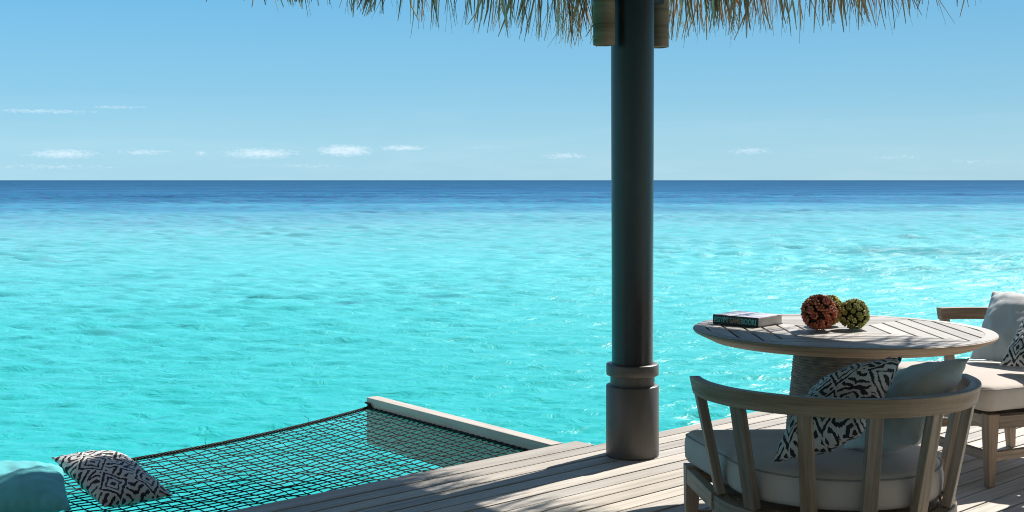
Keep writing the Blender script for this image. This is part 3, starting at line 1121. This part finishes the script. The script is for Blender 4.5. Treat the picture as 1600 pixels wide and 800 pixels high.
# ------------------------------------------------------------------ loose cushions
def pillow(name, label, corners, thick, mat, group=None, pinch=.05, seed=0, uvs=(1, 1), uvrot=False, lift=0.0, dent=0.0):
    """corners bottom-left, bottom-right, top-right, top-left in world space; UVs run 0..1 over the face"""
    c = [Vector(p) for p in corners]
    ctr = sum(c, Vector()) / 4
    org = Vector((ctr.x, ctr.y, min(p.z for p in c)))
    nrm = (c[1] - c[0]).cross(c[3] - c[0]).normalized()
    n = 40
    me_v, faces, uvl, idx = [], [], [], {}
    for side in (1, -1):
        for i in range(n + 1):
            for j in range(n + 1):
                s, t_ = i / n * 2 - 1, j / n * 2 - 1
                edge = i in (0, n) or j in (0, n)
                if edge and side == -1:
                    idx[(side, i, j)] = idx[(1, i, j)]
                    continue
                ss = s * (1 - pinch * (1 - t_ * t_) * abs(s) ** 3)
                tt = t_ * (1 - pinch * (1 - s * s) * abs(t_) ** 3)
                u, v = (ss + 1) / 2, (tt + 1) / 2
                p = (c[0] * (1 - u) + c[1] * u) * (1 - v) + (c[3] * (1 - u) + c[2] * u) * v
                h = max(0.0, (1 - abs(s) ** 2.4) * (1 - abs(t_) ** 2.4)) ** .62
                q = Vector((s * 1.7 + seed, t_ * 1.7, side * .7 + seed))
                h *= 1 + .16 * mnoise.noise(q) - dent * math.exp(-((s - .05) ** 2) * 9 - (t_ - .75) ** 2 * 4)
                cr = .006 * mnoise.noise(Vector((s * 5 + seed, t_ * 5, side))) * (1 if not edge else .3)
                # short puckers running in from the seam
                ed = min(1 - abs(s), 1 - abs(t_))
                pk = .0035 * math.sin((t_ if 1 - abs(s) < 1 - abs(t_) else s) * 34 + seed) * math.exp(-((ed - .07) / .07) ** 2)
                p = p + nrm * side * (h * thick / 2 + (0 if edge else cr + pk)) + Vector((0, 0, .004 * mnoise.noise(Vector((s * 3, t_ * 3, seed)))))
                idx[(side, i, j)] = len(me_v)
                me_v.append(p - org)
    m = MB()
    m.v = me_v
    for side in (1, -1):
        for i in range(n):
            for j in range(n):
                q = [(i, j), (i + 1, j), (i + 1, j + 1), (i, j + 1)]
                if side == -1:
                    q.reverse()
                m.f.append(tuple(idx[(side, a, b)] for a, b in q))
                k = [(a / n * uvs[0], b / n * uvs[1]) for a, b in q]
                if uvrot:
                    k = [(b, a) for a, b in k]
                m.uv.append(tuple(k))
                m.sm.append(True)
    o = m.build(name, mat, loc=org + Vector((0, 0, lift)))
    tag(o, label, 'pillow', group)
    return o


# on the near armchair
pillow('pillow', 'black and white ikat pillow leaning behind the slats of the near armchair',
       [(.83, 4.10, .475), (1.086, 4.01, .585), (1.316, 4.30, .792), (1.05, 4.42, .668)], .17, M['ikat'], 'ikat print pillows', .05, 1)
pillow('pillow', 'plain grey pillow resting on the curved rail of the near armchair',
       [(1.13, 4.37, .462), (1.285, 4.06, .545), (1.528, 4.27, .788), (1.365, 4.60, .665)], .17, M['grey_fabric'], None, .05, 5)
# on the right armchair
pillow('pillow', 'large plain blue-grey pillow standing upright on the right armchair',
       [(2.305, 6.447, .480), (2.58, 6.13, .480), (2.78, 6.38, .80), (2.515, 6.70, .802)], .15, M['grey_fabric'], None, .045, 9)
pillow('pillow', 'black and white ikat pillow on the right armchair cut by the picture edge',
       [(2.315, 6.08, .500), (2.55, 5.80, .500), (2.76, 6.00, .76), (2.54, 6.29, .76)], .13, M['ikat'], 'ikat print pillows', .05, 13)
# on the net
pillow('pillow', 'black and white ikat pillow lying on the black net over the water',
       [(-1.79, 5.62, -.055), (-1.56, 5.90, -.075), (-1.93, 6.28, .045), (-2.16, 6.0, .08)], .15, M['ikat'], 'ikat print pillows', .07, 21, uvs=(.8, 1.15))
pillow('pillow', 'plump plain aqua pillow on the net at the lower left corner',
       [(-2.365, 5.48, -.06), (-1.90, 5.52, -.04), (-2.09, 5.97, .05), (-2.56, 5.95, .055)], .165, M['teal_fabric'], None, .05, 33)

# ------------------------------------------------------------------ book on the table
bk0, bk1 = Vector((.881, 5.61, 0)), Vector((1.05, 5.455, 0))
ud = (bk1 - bk0).normalized()
bang = math.atan2(ud.y, ud.x)
LB, DB, TB = (bk1 - bk0).length, .20, .041
book = thing('book', 'thick hardcover book with a black spine lying on the round table', 'book', (bk0.x, bk0.y, TZ + .0015), bang)
m = MB()
m.box(0, LB, .002, DB, 0, .003)
m.build('back_cover', M['spine'], book, bevel=.0006)
m = MB()
m.box(0, LB, .002, DB, TB - .003, TB)
m.build('front_cover', M['cover'], book, bevel=.0006)
m = MB()
m.box(0, LB, -.0015, .002, 0, TB)
sp = m.build('spine', M['spine'], book, bevel=.0012)
m = MB()
m.box(.003, LB - .003, .0025, DB - .004, .0032, TB - .0032)
m.build('pages', M['paper'], book)


def spine_word(body, x0, x1, mat):
    cu = bpy.data.curves.new('title', 'FONT')
    cu.body = body
    cu.size = .030
    cu.extrude = .0004
    cu.offset = .0010
    cu.materials.append(mat)
    tmp = bpy.data.objects.new('title', cu)
    C.objects.link(tmp)
    dg = bpy.context.evaluated_depsgraph_get()
    me = bpy.data.meshes.new_from_object(tmp.evaluated_get(dg))
    bpy.data.objects.remove(tmp)
    xs = [v.co.x for v in me.vertices]
    ys = [v.co.y for v in me.vertices]
    k, ky = (x1 - x0) / (max(xs) - min(xs)), .024 / (max(ys) - min(ys))
    for v in me.vertices:
        v.co = Vector(((v.co.x - min(xs)) * k, -v.co.z, (v.co.y - min(ys)) * ky))
    if not me.materials:
        me.materials.append(mat)
    ob = bpy.data.objects.new('title', me)
    C.objects.link(ob)
    ob.parent = sp
    ob.location = (x0, -.0021, .0085)
    return ob


spine_word('EGYPT', .008, .082, M['ink_teal'])
spine_word('GAME', .086, .142, M['ink_tan'])
spine_word('BOOK!', .146, .219, M['ink_teal'])


# ------------------------------------------------------------------ seed-pod balls
def ico(sub=1):
    bm = bmesh.new()
    bmesh.ops.create_icosphere(bm, subdivisions=sub, radius=1)
    v = [x.co.copy() for x in bm.verts]
    f = [tuple(q.index for q in p.verts) for p in bm.faces]
    bm.free()
    return v, f


IV, IF_ = ico(2)
IV1, IF1 = ico(1)


def pod_ball(label, loc, rad, mat, nros, seed, k_in=6):
    rnd = random.Random(seed)
    root = thing('seed_pod_ball', label, 'decor ball', (loc[0], loc[1], TZ + .0015), rnd.random() * 6, 'decorative seed-pod balls on the table')
    m = MB()
    for v in IV:
        m.v.append(v * rad * .84 + Vector((0, 0, rad)))
    for f in IF_:
        m.f.append(f)
        m.uv.append(((0, 0),) * 3)
        m.sm.append(True)
    m.build('core', M['seed_core'], root)
    m = MB()
    ga = math.pi * (3 - 5 ** .5)
    for i in range(nros):
        z = 1 - 2 * (i + .5) / nros
        r_ = math.sqrt(1 - z * z)
        d = Vector((r_ * math.cos(ga * i), r_ * math.sin(ga * i), z)) + Vector((rnd.gauss(0, .05), rnd.gauss(0, .05), rnd.gauss(0, .05)))
        d.normalize()
        a = d.orthogonal().normalized()
        b_ = d.cross(a)
        pr = rad * 1.72 / math.sqrt(nros)                    # rosette radius
        hlift = rad * rnd.uniform(.86, .93)
        kk = k_in + rnd.choice((-1, 0, 0, 1))
        ph = rnd.random() * 6
        for k in range(kk + 1):
            if k == kk:
                off, br, up = Vector(), pr * .34, pr * .42
            else:
                an = ph + 2 * math.pi * k / kk
                off = (a * math.cos(an) + b_ * math.sin(an)) * pr * rnd.uniform(.56, .68)
                br, up = pr * rnd.uniform(.33, .42), pr * rnd.uniform(.10, .28)
            c = d * (hlift + up * .6) + off
            dd = (d + off / max(pr, 1e-6) * .35).normalized()
            a2 = dd.orthogonal().normalized()
            b2 = dd.cross(a2)
            base = len(m.v)
            for v in IV1:
                m.v.append(c + (a2 * v.x * .85 + b2 * v.y * .85 + dd * v.z * 1.05) * br * 1.12 + Vector((0, 0, rad)))
            for f in IF1:
                m.f.append(tuple(base + q for q in f))
                m.uv.append(((0, 0),) * 3)
                m.sm.append(True)
    zmin = min(v.z for v in m.v)
    m.build('pods', mat, root)
    root.location.z += -zmin - .001
    return root


pod_ball('rust-red seed-pod ball, the largest on the round table', (1.284, 5.36), .0735, M['seed_red'], 44, 1)
pod_ball('olive-green seed-pod ball on the table, right of the red one', (1.441, 5.396), .065, M['seed_green'], 66, 2)
pod_ball('yellow-green seed-pod ball half hidden behind the red and olive ones', (1.372, 5.535), .066, M['seed_yellow'], 64, 3)
